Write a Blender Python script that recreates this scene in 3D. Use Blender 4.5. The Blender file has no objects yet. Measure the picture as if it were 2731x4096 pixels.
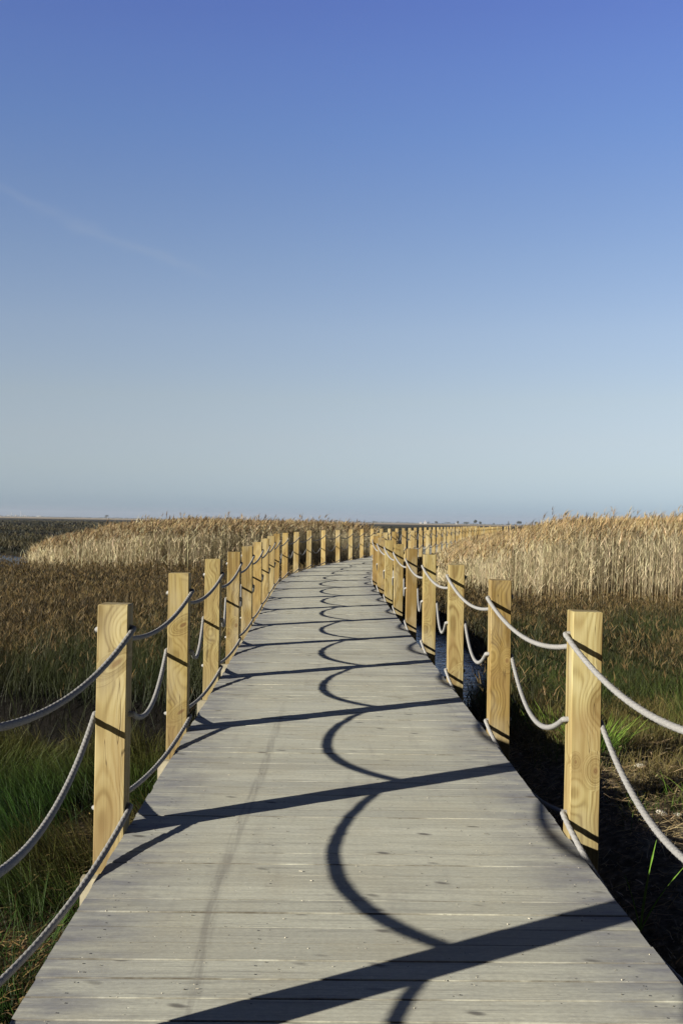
import bpy, math, random
import numpy as np
from mathutils import Vector, Matrix
rng = np.random.default_rng(7)
random.seed(5)
S = bpy.context.scene
C = S.collection
R = math.radians

# ------------------------------------------------------------------ helpers
def link(o, parent=None):
    C.objects.link(o)
    if parent: o.parent = parent
    return o
def tag(o, label=None, cat=None, group=None, kind=None):
    if label: o['label'] = label
    if cat: o['category'] = cat
    if group: o['group'] = group
    if kind: o['kind'] = kind
    return o
def mesh_np(name, V, F, mats=(), cols=None, smooth=False, matidx=None, parent=None, attrs=None):
    """V (n,3), F (m,4) or (m,3) int arrays -> one mesh object"""
    V = np.asarray(V, dtype=np.float32); F = np.asarray(F, dtype=np.int32)
    me = bpy.data.meshes.new(name)
    k = F.shape[1]
    me.vertices.add(len(V)); me.vertices.foreach_set('co', V.ravel())
    me.loops.add(F.size); me.loops.foreach_set('vertex_index', F.ravel())
    me.polygons.add(len(F))
    me.polygons.foreach_set('loop_start', np.arange(0, F.size, k, dtype=np.int32))
    me.polygons.foreach_set('loop_total', np.full(len(F), k, dtype=np.int32))
    if matidx is not None: me.polygons.foreach_set('material_index', np.asarray(matidx, dtype=np.int32))
    me.update(calc_edges=True)
    me.polygons.foreach_set('use_smooth', np.full(len(F), smooth, dtype=bool))
    if cols is not None:
        a = me.color_attributes.new('Col', 'FLOAT_COLOR', 'POINT')
        c = np.ones((len(V), 4), dtype=np.float32); c[:, :3] = cols
        a.data.foreach_set('color', c.ravel())
    if attrs:
        for n, v in attrs.items():
            a = me.attributes.new(n, 'FLOAT', 'POINT'); a.data.foreach_set('value', np.asarray(v, dtype=np.float32))
    for m in mats: me.materials.append(m)
    o = bpy.data.objects.new(name, me)
    return link(o, parent)

class NT:
    def __init__(s, name):
        s.m = bpy.data.materials.new(name); s.m.use_nodes = True
        s.t = s.m.node_tree; s.t.nodes.clear()
        s.out = s.n('ShaderNodeOutputMaterial')
    def n(s, typ, **kw):
        nd = s.t.nodes.new(typ)
        for k, v in kw.items():
            if k.startswith('i_'):
                nd.inputs[k[2:].replace('_', ' ')].default_value = v
            else: setattr(nd, k, v)
        return nd
    def l(s, a, b): s.t.links.new(a, b)
    def val(s, sock, v):
        if hasattr(v, 'is_linked') or isinstance(v, bpy.types.NodeSocket): s.l(v, sock)
        else: sock.default_value = v
    def math(s, op, a, b=0.0, c=0.0, clamp=False):
        nd = s.n('ShaderNodeMath', operation=op, use_clamp=clamp)
        s.val(nd.inputs[0], a); s.val(nd.inputs[1], b); s.val(nd.inputs[2], c)
        return nd.outputs[0]
    def vec(s, op, a, b=(0, 0, 0)):
        nd = s.n('ShaderNodeVectorMath', operation=op)
        s.val(nd.inputs[0], a); s.val(nd.inputs[1], b)
        return nd.outputs['Value'] if op in ('LENGTH', 'DOT_PRODUCT', 'DISTANCE') else nd.outputs[0]
    def xyz(s, a):
        nd = s.n('ShaderNodeSeparateXYZ'); s.l(a, nd.inputs[0]); return nd.outputs
    def comb(s, x, y, z):
        nd = s.n('ShaderNodeCombineXYZ')
        for i, v in enumerate((x, y, z)): s.val(nd.inputs[i], v)
        return nd.outputs[0]
    def noise(s, v, scale=1., detail=3., rough=.55, dist=0., w=None):
        nd = s.n('ShaderNodeTexNoise', noise_dimensions='4D' if w is not None else '3D')
        s.l(v, nd.inputs['Vector'])
        if w is not None: s.val(nd.inputs['W'], w)
        nd.inputs['Scale'].default_value = scale; nd.inputs['Detail'].default_value = detail
        nd.inputs['Roughness'].default_value = rough; nd.inputs['Distortion'].default_value = dist
        return nd.outputs['Fac']
    def mapr(s, v, a, b, c=0., d=1., smooth=False):
        nd = s.n('ShaderNodeMapRange')
        if smooth: nd.interpolation_type = 'SMOOTHSTEP'
        s.val(nd.inputs[0], v)
        for i, q in enumerate((a, b, c, d)): s.val(nd.inputs[1 + i], q)
        return nd.outputs[0]
    def mix(s, f, a, b, mode='MIX'):
        nd = s.n('ShaderNodeMix', data_type='RGBA', blend_type=mode)
        s.val(nd.inputs[0], f)
        for i, v in ((6, a), (7, b)):
            if isinstance(v, tuple): v = (v[0], v[1], v[2], 1)
            s.val(nd.inputs[i], v)
        return nd.outputs[2]
    def ramp(s, v, stops):
        nd = s.n('ShaderNodeValToRGB'); s.l(v, nd.inputs[0]); e = nd.color_ramp.elements
        while len(e) < len(stops): e.new(.5)
        for i, (p, c) in enumerate(stops): e[i].position = p; e[i].color = (*c, 1)
        return nd.outputs[0]
    def bsdf(s, col, rough=.7, spec=.3, bump=None, bstr=.3, bdist=.01):
        b = s.n('ShaderNodeBsdfPrincipled'); s.val(b.inputs['Base Color'], (*col, 1) if isinstance(col, tuple) else col)
        s.val(b.inputs['Roughness'], rough); b.inputs['Specular IOR Level'].default_value = spec
        if bump is not None:
            bn = s.n('ShaderNodeBump'); bn.inputs['Strength'].default_value = bstr; bn.inputs['Distance'].default_value = bdist
            s.l(bump, bn.inputs['Height']); s.l(bn.outputs[0], b.inputs['Normal'])
        return b
    def fin(s, b): s.l(b.outputs[0], s.out.inputs['Surface']); return s.m

# ------------------------------------------------------------------ camera
CAM_Z = 1.472
cam = bpy.data.cameras.new('camera'); co = link(bpy.data.objects.new('camera', cam))
cam.sensor_fit = 'VERTICAL'; cam.sensor_height = 36; cam.lens = 37.5
cam.clip_start = .05; cam.clip_end = 20000
rot = Matrix.Rotation(R(90 + .52), 4, 'X') @ Matrix.Rotation(R(.96), 4, 'Z')
co.matrix_world = Matrix.Translation((0, 0, CAM_Z)) @ rot
S.camera = co

# ------------------------------------------------------------------ sun, sky, exposure
EL = R(17.5); sd = Vector((-.829 * math.cos(EL), -.559 * math.cos(EL), math.sin(EL)))
sun = bpy.data.lights.new('sun', 'SUN'); so = link(bpy.data.objects.new('sun', sun))
sun.energy = 5.0; sun.angle = R(.55); sun.color = (1, .93, .80)
so.rotation_euler = sd.to_track_quat('Z', 'Y').to_euler()
W = bpy.data.worlds.new('World'); S.world = W; W.use_nodes = True
wt = W.node_tree; wt.nodes.clear()
class WT(NT):
    def __init__(s): s.t = wt
w = WT()
sky = w.n('ShaderNodeTexSky', sky_type='NISHITA', sun_disc=False)
sky.sun_elevation = EL; sky.sun_rotation = math.atan2(sd.x, sd.y); sky.altitude = 0
sky.air_density = 1.0; sky.dust_density = .3; sky.ozone_density = 2.0
tc = w.n('ShaderNodeTexCoord')
d = w.vec('NORMALIZE', tc.outputs['Generated']); dx, dy, dz = w.xyz(d)
# balance of the photograph's sky: deep blue overhead, pale haze band low down
bg = w.n('ShaderNodeBackground'); wo = w.n('ShaderNodeOutputWorld')
mult = w.n('ShaderNodeValToRGB'); w.l(dz, mult.inputs[0])
stops = [(0, (.50, .71, 1.42)), (.0128, (.56, .77, 1.42)), (.025, (.69, .84, 1.38)), (.0484, (.88, .906, 1.225)), (.0764, (1.064, .970, 1.135)), (.1133, (1.24, 1.06, 1.10)), (.1769, (1.36, 1.165, 1.21)),
         (.2383, (1.30, 1.18, 1.30)), (.2887, (1.22, 1.165, 1.39)), (.3447, (1.123, 1.149, 1.531)), (.3972, (1.092, 1.105, 1.637)), (.46, (1.03, 1.0, 1.7)), (.55, (.22, .26, .52)), (1, (.05, .07, .16))]
e = mult.color_ramp.elements
while len(e) < len(stops): e.new(.5)
for i, (p, c) in enumerate(stops): e[i].position = p; e[i].color = (*c, 1)
skyc = w.mix(1.0, sky.outputs[0], mult.outputs[0], 'MULTIPLY')
# thin cirrus streak low on the left
az = w.math('ARCTAN2', dx, dy)
line = w.math('SUBTRACT', dz, w.mapr(az, -.33, -.095, .287, .208))
wob = w.noise(w.vec('MULTIPLY', d, (14, 14, 30)), 1.0, 4)
line = w.math('ADD', line, w.math('MULTIPLY', w.math('SUBTRACT', wob, .5), .03))
band = w.math('POWER', 2.718, w.math('MULTIPLY', w.math('MULTIPLY', line, line), -40000))
along = w.math('MULTIPLY', w.mapr(az, -.36, -.3, 0, 1), w.mapr(az, -.11, -.16, 0, 1), clamp=True)
cl = w.math('MULTIPLY', w.math('MULTIPLY', band, along), w.math('MULTIPLY', w.noise(w.vec('MULTIPLY', d, (30, 30, 60)), 1.0, 4), .15))
skyc = w.mix(cl, skyc, (5.0, 5.4, 5.8))
back = w.mapr(dy, .55, -.1, 1.0, .09, True)
skyc = w.vec('MULTIPLY', skyc, w.comb(back, back, back))
w.l(skyc, bg.inputs['Color']); bg.inputs['Strength'].default_value = .05
w.l(bg.outputs[0], wo.inputs['Surface'])
S.view_settings.view_transform = 'Standard'; S.view_settings.look = 'None'
S.view_settings.exposure = 1.0; S.view_settings.gamma = 1

# ------------------------------------------------------------------ the line of the boardwalk
SP = 2.335; HALF = 1.03; PW = .14; PH = 1.07; NEND = 54
DS = .05
def heading(n):   # n in post units (post 1 = 1)
    if n < 8.35: return -1.2
    if n < 13.25: t = (n - 8.35) / 4.9; return -1.2 + 12.15 * t
    if n < 44: return 10.95
    t = min(1, (n - 44) / 7); return 10.9 + 34 * t
_n0 = -3.0; _pts = []; _hd = []
x = .05 + .021 * (SP * 4.02); y = 4.96 - SP * 4 + .07
nn = np.arange(_n0, NEND + .5, DS / SP)
for n in nn:
    h = R(heading(n)); _pts.append((x, y)); _hd.append(h)
    x += DS * math.sin(h); y += DS * math.cos(h)
_pts = np.array(_pts); _hd = np.array(_hd)
def cl_at(n): return (np.interp(n, nn, _pts[:, 0]), np.interp(n, nn, _pts[:, 1]), np.interp(n, nn, _hd))
def deckz(yy):
    yy = np.asarray(yy, dtype=float)
    return np.interp(yy, [-3, 3, 5, 7.3, 9.6, 12, 14, 19, 22, 26, 30, 36, 45, 60, 100], [-.02, .005, .012, .022, .035, .046, .052, .081, .0986, .115, .122, .129, .131, .15, .185])
def at(n, off, z=0.):   # point at post-number n, lateral offset (+right), height over deck
    cx, cy, h = cl_at(n)
    X = cx + off * math.cos(h); Y = cy - off * math.sin(h)
    return Vector((X, Y, float(deckz(cy)) + z))

# ------------------------------------------------------------------ materials
def wood_post(name, knots=(), contrast=1.0):
    m = NT(name); tc = m.n('ShaderNodeTexCoord').outputs['Object']; oi = m.n('ShaderNodeObjectInfo')
    rnd = oi.outputs['Random']; col = oi.outputs['Color']
    x, y, z = m.xyz(tc)
    rz = m.math('MULTIPLY', rnd, 37.)
    lo = m.noise(m.comb(m.math('MULTIPLY', x, 2), m.math('MULTIPLY', y, 2), m.math('ADD', m.math('MULTIPLY', z, .8), rz)), 1.6, 2, w=rz)
    lo2 = m.noise(m.comb(x, y, m.math('ADD', m.math('MULTIPLY', z, .7), rz)), 2.5, 1, w=m.math('ADD', rz, 9))
    # pith centre wanders along the post: cathedral arches on the faces
    cx = m.math('ADD', m.math('MULTIPLY', m.math('SUBTRACT', lo, .5), .06), m.mapr(rnd, 0, 1, -.16, .16))
    cy = m.math('ADD', m.math('MULTIPLY', m.math('SUBTRACT', lo2, .5), .06), m.mapr(m.math('FRACT', m.math('MULTIPLY', rnd, 7.3)), 0, 1, .11, .30))
    ax = m.math('SUBTRACT', x, cx); ay = m.math('SUBTRACT', y, cy)
    r = m.math('SQRT', m.math('ADD', m.math('MULTIPLY', ax, ax), m.math('MULTIPLY', ay, ay)))
    # random knots
    vor = m.n('ShaderNodeTexVoronoi', feature='F1', voronoi_dimensions='4D'); vor.inputs['Scale'].default_value = 1.0
    m.l(m.comb(m.math('MULTIPLY', x, 5.5), m.math('MULTIPLY', y, 5.5), m.math('MULTIPLY', z, 3.2)), vor.inputs['Vector']); m.l(rz, vor.inputs['W'])
    kd = vor.outputs['Distance']
    r = m.math('ADD', r, m.math('MULTIPLY', m.mapr(kd, .05, .55, 1, 0, True), .035))
    kmask = m.mapr(kd, .07, .13, 1, 0, True)
    for (kx, kz, kr, slant) in knots:
        u = m.math('SUBTRACT', x, kx); v = m.math('SUBTRACT', z, kz)
        u2 = m.math('SUBTRACT', m.math('MULTIPLY', u, 1.0), m.math('MULTIPLY', v, slant * .6)); v2 = m.math('SUBTRACT', v, m.math('MULTIPLY', u, slant))
        dd = m.math('SQRT', m.math('ADD', m.math('MULTIPLY', u2, u2), m.math('MULTIPLY', m.math('MULTIPLY', v2, v2), .45 if slant == 0 else 2.2)))
        dd = m.math('ADD', dd, m.math('MULTIPLY', m.math('SUBTRACT', lo, .5), .02))
        infl = m.mapr(dd, kr * .6, kr * 4, 1, 0, True)
        r = m._mixf(infl, r, m.math('MULTIPLY', dd, 1.2))
        km = m.mapr(dd, kr * .35, kr, 1, 0, True)
        kmask = m.math('MAXIMUM', kmask, m.math('MULTIPLY', km, .9))
    fine = m.noise(m.comb(m.math('MULTIPLY', x, 120), m.math('MULTIPLY', y, 120), m.math('MULTIPLY', z, 4)), 1, 3, w=rz)
    ring = m.math('SINE', m.math('MULTIPLY', m.math('ADD', r, m.math('MULTIPLY', fine, .0015)), 900.))
    ring = m.mapr(ring, -1, 1, 0, 1)
    ring = m.math('POWER', ring, 2.2)
    streak = m.noise(m.comb(m.math('MULTIPLY', r, 38), 0.0, m.math('MULTIPLY', z, .5)), 1, 3, w=rz)
    g = m.math('ADD', m.math('MULTIPLY', ring, .26 * contrast), m.math('ADD', m.math('MULTIPLY', m.mapr(streak, .35, .7), .62 * contrast), m.math('MULTIPLY', m.mapr(fine, .3, .75), .34)))
    c = m.ramp(g, [(0, (.40, .355, .195)), (.42, (.30, .25, .118)), (.9, (.145, .105, .04))])
    c = m.mix(1, c, col, 'MULTIPLY')
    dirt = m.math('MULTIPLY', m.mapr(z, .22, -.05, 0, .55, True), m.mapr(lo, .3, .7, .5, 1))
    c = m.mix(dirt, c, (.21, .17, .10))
    blotch = m.noise(m.comb(m.math('MULTIPLY', x, 6), m.math('MULTIPLY', y, 6), m.math('MULTIPLY', z, 2.2)), 1, 3, w=m.math('ADD', rz, 3))
    c = m.mix(m.mapr(blotch, .48, .72, 0, .7), c, (.22, .145, .06))
    c = m.mix(m.math('MULTIPLY', m.mapr(blotch, .5, .3, 0, .35), 1.0), c, (.42, .39, .29))
    c = m.mix(m.math('MULTIPLY', kmask, .8), c, (.13, .07, .03))
    crk = m.noise(m.comb(m.math('MULTIPLY', x, 34), m.math('MULTIPLY', y, 34), m.math('MULTIPLY', z, 1.1)), 1, 1, w=m.math('ADD', rz, 5))
    cm = m.mapr(m.math('ABSOLUTE', m.math('SUBTRACT', crk, .60)), .0, .006, 1, 0)
    c = m.mix(m.math('MULTIPLY', cm, .7), c, (.05, .03, .015))
    hgt = m.math('SUBTRACT', m.math('MULTIPLY', g, -.5), m.math('MULTIPLY', cm, 2))
    return m.fin(m.bsdf(c, .75, .2, hgt, .35, .004))
def _mixf(s, f, a, b):
    nd = s.n('ShaderNodeMix', data_type='FLOAT'); s.val(nd.inputs[0], f); s.val(nd.inputs[2], a); s.val(nd.inputs[3], b); return nd.outputs[0]
NT._mixf = _mixf

def deck_mat():
    m = NT('weathered_boards'); tc = m.n('ShaderNodeTexCoord').outputs['Object']
    a = m.n('ShaderNodeAttribute', attribute_name='rnd').outputs['Fac']
    u = m.n('ShaderNodeAttribute', attribute_name='across').outputs['Fac']   # metres across the deck
    v = m.n('ShaderNodeAttribute', attribute_name='along').outputs['Fac']    # metres inside one board
    s_ = m.n('ShaderNodeAttribute', attribute_name='dist').outputs['Fac']    # metres along the path
    off = m.math('MULTIPLY', a, 91.)
    fine = m.noise(m.comb(m.math('MULTIPLY', u, 5), m.math('MULTIPLY', v, 170), off), 1, 4, .6)
    warp = m.math('MULTIPLY', m.math('SUBTRACT', m.noise(m.comb(m.math('MULTIPLY', u, 2.5), m.math('MULTIPLY', v, 12), off), 1, 2), .5), .05)
    med = m.noise(m.comb(m.math('MULTIPLY', u, 1.7), m.math('MULTIPLY', m.math('ADD', v, warp), 46), off), 1, 3, .55)
    blot = m.noise(m.comb(m.math('MULTIPLY', u, 2.2), m.math('MULTIPLY', s_, 2.2), 0.0), 1, 4, .6)
    g = m.math('ADD', m.math('MULTIPLY', fine, .5), m.math('MULTIPLY', med, .5))
    c = m.ramp(g, [(.33, (.26, .26, .236)), (.47, (.455, .46, .395)), (.60, (.55, .556, .47))])
    c = m.mix(m.mapr(a, 0, 1, 0, .45), c, (.43, .43, .35))
    c = m.mix(m.mapr(m.math('FRACT', m.math('MULTIPLY', a, 17.3)), .55, 1, 0, .4), c, (.27, .27, .245))
    c = m.mix(m.mapr(blot, .45, .72, 0, .3), c, (.40, .36, .25))
    # grey weathering towards the ends of the boards
    edge = m.mapr(m.math('ABSOLUTE', u), .55, 1.03, 0, 1, True)
    en = m.noise(m.comb(m.math('MULTIPLY', u, 3.), m.math('MULTIPLY', s_, 9), 4.), 1, 4, .65)
    em = m.math('MULTIPLY', edge, m.mapr(en, .35, .62, .1, .95), clamp=True)
    c = m.mix(em, c, (.20, .205, .23))
    # knots
    vor = m.n('ShaderNodeTexVoronoi', feature='F1'); vor.inputs['Scale'].default_value = 1
    kv = m.comb(m.math('MULTIPLY', m.math('ADD', u, m.math('MULTIPLY', v, .8)), 4.6), m.math('MULTIPLY', v, 7.5), off); m.l(kv, vor.inputs['Vector'])
    kd = m.math('ADD', vor.outputs['Distance'], m.math('MULTIPLY', m.math('SUBTRACT', fine, .5), .12))
    km = m.math('MULTIPLY', m.mapr(kd, .06, .19, 1, 0, True), m.mapr(m.xyz(vor.outputs['Color'])[0], .48, .60))
    c = m.mix(m.math('MULTIPLY', km, .8), c, (.075, .068, .065))
    sp = m.noise(m.comb(m.math('MULTIPLY', u, 45), m.math('MULTIPLY', s_, 70), 0.0), 1, 3, .7)
    c = m.mix(m.mapr(sp, .40, .66, .22, 0), c, (.14, .135, .12))
    # dirt lodged along parts of the board edges
    ed = m.mapr(m.math('ABSOLUTE', m.math('SUBTRACT', v, .08)), .0645, .0675, 0, 1)
    dn = m.noise(m.comb(m.math('MULTIPLY', u, 2.3), off, m.math('MULTIPLY', v, 8)), 1, 5, .7)
    c = m.mix(m.math('MULTIPLY', ed, m.mapr(dn, .38, .62, .0, .9)), c, (.075, .065, .05))
    # fine grit
    vg = m.n('ShaderNodeTexVoronoi', feature='F1'); vg.inputs['Scale'].default_value = 1
    m.l(m.comb(m.math('MULTIPLY', u, 22), m.math('MULTIPLY', s_, 22), 0.0), vg.inputs['Vector'])
    gr = m.math('MULTIPLY', m.mapr(vg.outputs['Distance'], .05, .09, 1, 0), m.mapr(m.xyz(vg.outputs['Color'])[1], .6, .65))
    c = m.mix(m.math('MULTIPLY', gr, .75), c, m.mix(m.mapr(m.xyz(vg.outputs['Color'])[2], .45, .55), (.09, .08, .07), (.62, .60, .52)))
    # long scuff left by a wheel, and two short ones
    sc = m.mapr(s_, 0, 9, 0, 1)
    cxl = m.ramp(m.mapr(s_, 3.1, 8.0), [(0, (.480, 0, 0)), (.21, (.458, 0, 0)), (.38, (.49, 0, 0)), (.60, (.542, 0, 0)), (1, (.587, 0, 0))])
    cxl = m.mapr(m.xyz(cxl)[0], 0, 1, -1.0, 0.0)
    cu = cxl
    w1 = m.mapr(m.math('ABSOLUTE', m.math('SUBTRACT', u, cu)), .012, .036, 1, 0, True)
    wn = m.noise(m.comb(m.math('MULTIPLY', u, 40), m.math('MULTIPLY', s_, 2.2), 7.), 1, 3)
    fade = m.mapr(s_, 8.6, 7.2, 0, 1)
    w1 = m.math('MULTIPLY', m.math('MULTIPLY', w1, fade), m.mapr(wn, .35, .6, .05, 1), clamp=True)
    c = m.mix(m.math('MULTIPLY', w1, .42), c, (.12, .11, .105))
    lw = m.noise(m.comb(m.math('MULTIPLY', u, 9), m.math('MULTIPLY', s_, .8), 2.), 1, 3)
    c = m.mix(m.mapr(lw, .56, .72, 0, .22), c, (.18, .17, .16))
    h = m.math('ADD', m.math('MULTIPLY', g, 1.0), m.math('ADD', m.math('MULTIPLY', gr, .5), m.math('MULTIPLY', km, -.5)))
    return m.fin(m.bsdf(c, .8, .15, h, .5, .003))
SCUFF0 = -.48

def rope_mat():
    m = NT('grey_rope'); tc = m.n('ShaderNodeTexCoord').outputs['Object']
    n = m.noise(tc, 260, 4, .7); n2 = m.noise(tc, 6, 3)
    c = m.mix(m.mapr(n, .3, .7), (.13, .13, .135), (.40, .40, .395))
    c = m.mix(m.mapr(n2, .35, .7, 0, .4), c, (.22, .215, .20))
    return m.fin(m.bsdf(c, .95, .05, n, .8, .004))
def leaf_mat(name, trans=.25, rough=.6, spec=.25):
    m = NT(name); a = m.n('ShaderNodeAttribute', attribute_name='Col').outputs['Color']
    b = m.bsdf(a, rough, spec)
    t = m.n('ShaderNodeBsdfTranslucent'); m.l(a, t.inputs[0])
    mx = m.n('ShaderNodeMixShader'); mx.inputs[0].default_value = trans
    m.l(b.outputs[0], mx.inputs[1]); m.l(t.outputs[0], mx.inputs[2]); m.l(mx.outputs[0], m.out.inputs['Surface'])
    return m.m
def plain(name, col, rough=.8, spec=.2, var=.25, sc=8.):
    m = NT(name); tc = m.n('ShaderNodeTexCoord').outputs['Object']
    n = m.noise(tc, sc, 4)
    lo_ = tuple(q * (1 - var) for q in col); hi = tuple(q * (1 + var) for q in col)
    return m.fin(m.bsdf(m.mix(m.mapr(n, .3, .7), lo_, hi), rough, spec, n, .3, .01))

M_post = wood_post('post_wood')
M_deck = deck_mat(); M_rope = rope_mat()
M_screw = plain('screw_steel', (.035, .032, .03), .5, .4)
M_beam = plain('beam_wood', (.33, .30, .22), sc=14.)
M_grass = leaf_mat('grass_blades'); M_reed = leaf_mat('reed_stems', .15, .65)

# ------------------------------------------------------------------ deck boards
BW = .1418; GAP = .0032; TH = .036
prof = [(-.5, -TH), (.5, -TH), (.5, -.0025), (.46, 0.0), (-.46, 0.0), (-.5, -.0025)]   # across one board (fraction of board width)
V = []; F = []; rn = []; ac = []; al = []; dist = []; mi = []
total = SP * (NEND - (-2.6)); nb = int(total / BW)
for b in range(nb):
    s0 = b * BW; n = -2.6 + s0 / SP
    wv = (BW - GAP)
    jz = random.gauss(0, .0009); l0 = -HALF + random.gauss(0, .003); l1 = HALF + random.gauss(0, .003)
    tilt = random.gauss(0, .0012); rr = random.random(); base = len(V)
    near = n < 4
    js = random.gauss(0, .0008)
    for off in (l0, l1):
        for (p, z) in prof:
            pl = p * wv + (.5 * .004 if abs(p) == .46 else 0) * 0
            if abs(p) == .46: pl = math.copysign(wv * .5 - .0022, p)
            P = at(n + (pl + BW / 2 + js) / SP, off, z + jz + tilt * (1 if p > 0 else -1))
            V.append(P); rn.append(rr); ac.append(off); al.append(pl + .08); dist.append(s0 + pl - SP * 3.6 + 4.96)
    k = 6
    for i in range(k):
        j = (i + 1) % k; F.append((base + i, base + k + i, base + k + j, base + j)); mi.append(0)
    # ends as two quads each
    F += [(base, base + 1, base + 2, base + 5), (base + 5, base + 2, base + 3, base + 4), (base + k, base + k + 5, base + k + 2, base + k + 1), (base + k + 5, base + k + 4, base + k + 3, base + k + 2)]; mi += [0] * 4
    if n < 6:   # screw heads on the joist lines
        for jo in (-.90, -.34, .30, .90):
            for q in (-.036, .036):
                if random.random() > (.8 if abs(jo) > .5 else .22): continue
                oo = jo + random.gauss(0, .006); qq = q + random.gauss(0, .004); bb = len(V); rad = .0034
                for t in range(8):
                    V.append(at(n + (qq + BW / 2 + rad * math.cos(t * .785)) / SP, oo + rad * math.sin(t * .785), jz + .0012 + abs(tilt)))
                    rn.append(0); ac.append(0); al.append(0); dist.append(0)
                F += [(bb, bb + 7, bb + 6, bb + 1), (bb + 1, bb + 6, bb + 5, bb + 2), (bb + 2, bb + 5, bb + 4, bb + 3)]; mi += [1] * 3
deck = mesh_np('boardwalk', np.array([tuple(v) for v in V]), F, [M_deck, M_screw], matidx=mi, attrs=dict(rnd=rn, across=ac, along=al, dist=dist))
tag(deck, kind='structure'); deck['label'] = 'pale weathered plank boardwalk running ahead and bending right'

gv = []; gf = []; gm = []
for i in range(1500):
    n = 4.2 * random.random() ** .8 - .9; o_ = random.uniform(-1.0, 1.0); sz = random.choice((.0012, .0018, .0028)) * random.uniform(.7, 1.3); b = len(gv); a0 = random.random() * 6
    if random.random() < .03:   # a flake of dry reed
        l = random.uniform(.005, .016); dn_ = l * math.cos(a0) / SP; do_ = l * math.sin(a0)
        gv += [tuple(at(n, o_, .002)), tuple(at(n + .0008, o_ + .0015, .004)), tuple(at(n + dn_ + .0008, o_ + do_ + .0015, .004)), tuple(at(n + dn_, o_ + do_, .002))]; gf.append((b, b + 1, b + 2, b + 3)); gm.append(0); continue
    for k in range(4): gv.append(tuple(at(n + sz * math.cos(a0 + k * 1.57) / SP, o_ + sz * math.sin(a0 + k * 1.57), .0012)))
    gv.append(tuple(at(n, o_, .0012 + sz * 1.1)))
    for k in range(4): gf.append((b + k, b + (k + 1) % 4, b + 4, b + 4)); gm.append(0 if random.random() < .45 else 1)
grit = mesh_np('grit', gv, gf, [plain('pale_grit', (.45, .42, .34)), plain('dark_grit', (.07, .06, .045))], matidx=gm)
tag(grit, 'sand grains and tiny reed flakes strewn over the planks in the foreground', 'grit', kind='stuff')

# beams under the deck (children of the boardwalk)
def box_np(c, ax, ay, az):
    c = Vector(c); vs = []
    for sx in (-1, 1):
        for sy in (-1, 1):
            for sz in (-1, 1): vs.append(tuple(c + ax * sx + ay * sy + az * sz))
    return vs, [(0, 1, 3, 2), (4, 6, 7, 5), (0, 4, 5, 1), (2, 3, 7, 6), (0, 2, 6, 4), (1, 5, 7, 3)]
for i in range(-1, 24):
    n = i - (PW / 2 + .03) / SP
    cx, cy, h = cl_at(n); X = Vector((math.cos(h), -math.sin(h), 0)); Y = Vector((math.sin(h), math.cos(h), 0))
    vs, fs = box_np(at(n, -.10, -.275), X * (HALF + .085), Y * .03, Vector((0, 0, .09)))
    o = mesh_np('crossbeam', vs, fs, [M_beam], parent=deck)
for off in (-.9, -.32, .32, .9):
    vs = []; fs = []
    for j, n in enumerate(np.arange(-2.6, 30, .25)):
        for dx_, dz_ in ((-.03, -.04), (.03, -.04), (.03, -.178), (-.03, -.178)): vs.append(tuple(at(n, off + dx_, dz_)))
        if j:
            b = 4 * j
            for q in range(4): fs.append((b - 4 + q, b - 4 + (q + 1) % 4, b + (q + 1) % 4, b + q))
    mesh_np('joist', vs, fs, [M_beam], parent=deck)

# ------------------------------------------------------------------ posts
def post_mesh(seed):
    rs = random.Random(seed); a = PW / 2; ch = .004
    rings = []
    zs = [-1.25, -.6, 0, .35, .7, PH - ch, PH]
    V = []; F = []
    for k, z in enumerate(zs):
        s = a - (ch if k == len(zs) - 1 else 0)
        c = ch * 1.0
        lay = [(-s + c, -s), (s - c, -s), (s, -s + c), (s, s - c), (s - c, s), (-s + c, s), (-s, s - c), (-s, -s + c)]
        jx = rs.gauss(0, .0008); jy = rs.gauss(0, .0008)
        for (px, py) in lay: V.append((px + jx, py + jy, z + (rs.gauss(0, .0012) if k == len(zs) - 1 else 0)))
        if k:
            b = 8 * k
            for q in range(8): F.append((b - 8 + q, b - 8 + (q + 1) % 8, b + (q + 1) % 8, b + q))
    b = 8 * (len(zs) - 1)
    F += [(b, b + 1, b + 2, b + 7), (b + 7, b + 2, b + 3, b + 6), (b + 6, b + 3, b + 4, b + 5)]
    return V, F
hero = {  # (side, n): knots on the face towards the camera (x, z, radius, slant)
    ('L', 1): [(.02, .80, .030, .55)], ('L', 2): [(.035, .72, .03, .35), (.03, .13, .03, .5)], ('L', 4): [(.04, .25, .02, 0), (-.04, .16, .014, 0)],
    ('R', 1): [(.048, .33, .017, 0), (-.045, .37, .009, .0)], ('R', 2): [(.045, .52, .017, 0), (-.01, .42, .004, 0)], ('R', 3): [(-.02, .80, .02, .1), (-.03, .1, .018, .8)]}
tints = {('L', 1): (1.10, 1.07, 1.05), ('L', 2): (.92, .85, .68), ('L', 3): (1.0, .97, .88), ('L', 4): (.85, .76, .6), ('L', 5): (.92, .84, .7),
         ('R', 1): (1.1, 1.1, 1.05), ('R', 2): (.82, .70, .5), ('R', 3): (1.1, 1.08, 1.0), ('R', 4): (.97, .92, .78), ('R', 5): (.68, .56, .38), ('R', 6): (.95, .88, .7),
         ('R', 7): (1.0, .95, .8), ('R', 8): (.75, .62, .42), ('R', 9): (.72, .58, .38)}
words = ['', 'first', 'second', 'third', 'fourth', 'fifth', 'sixth', 'seventh', 'eighth', 'ninth', 'tenth', 'eleventh', 'twelfth', 'thirteenth', 'fourteenth', 'fifteenth', 'sixteenth', 'seventeenth', 'eighteenth', 'nineteenth', 'twentieth']
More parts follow.
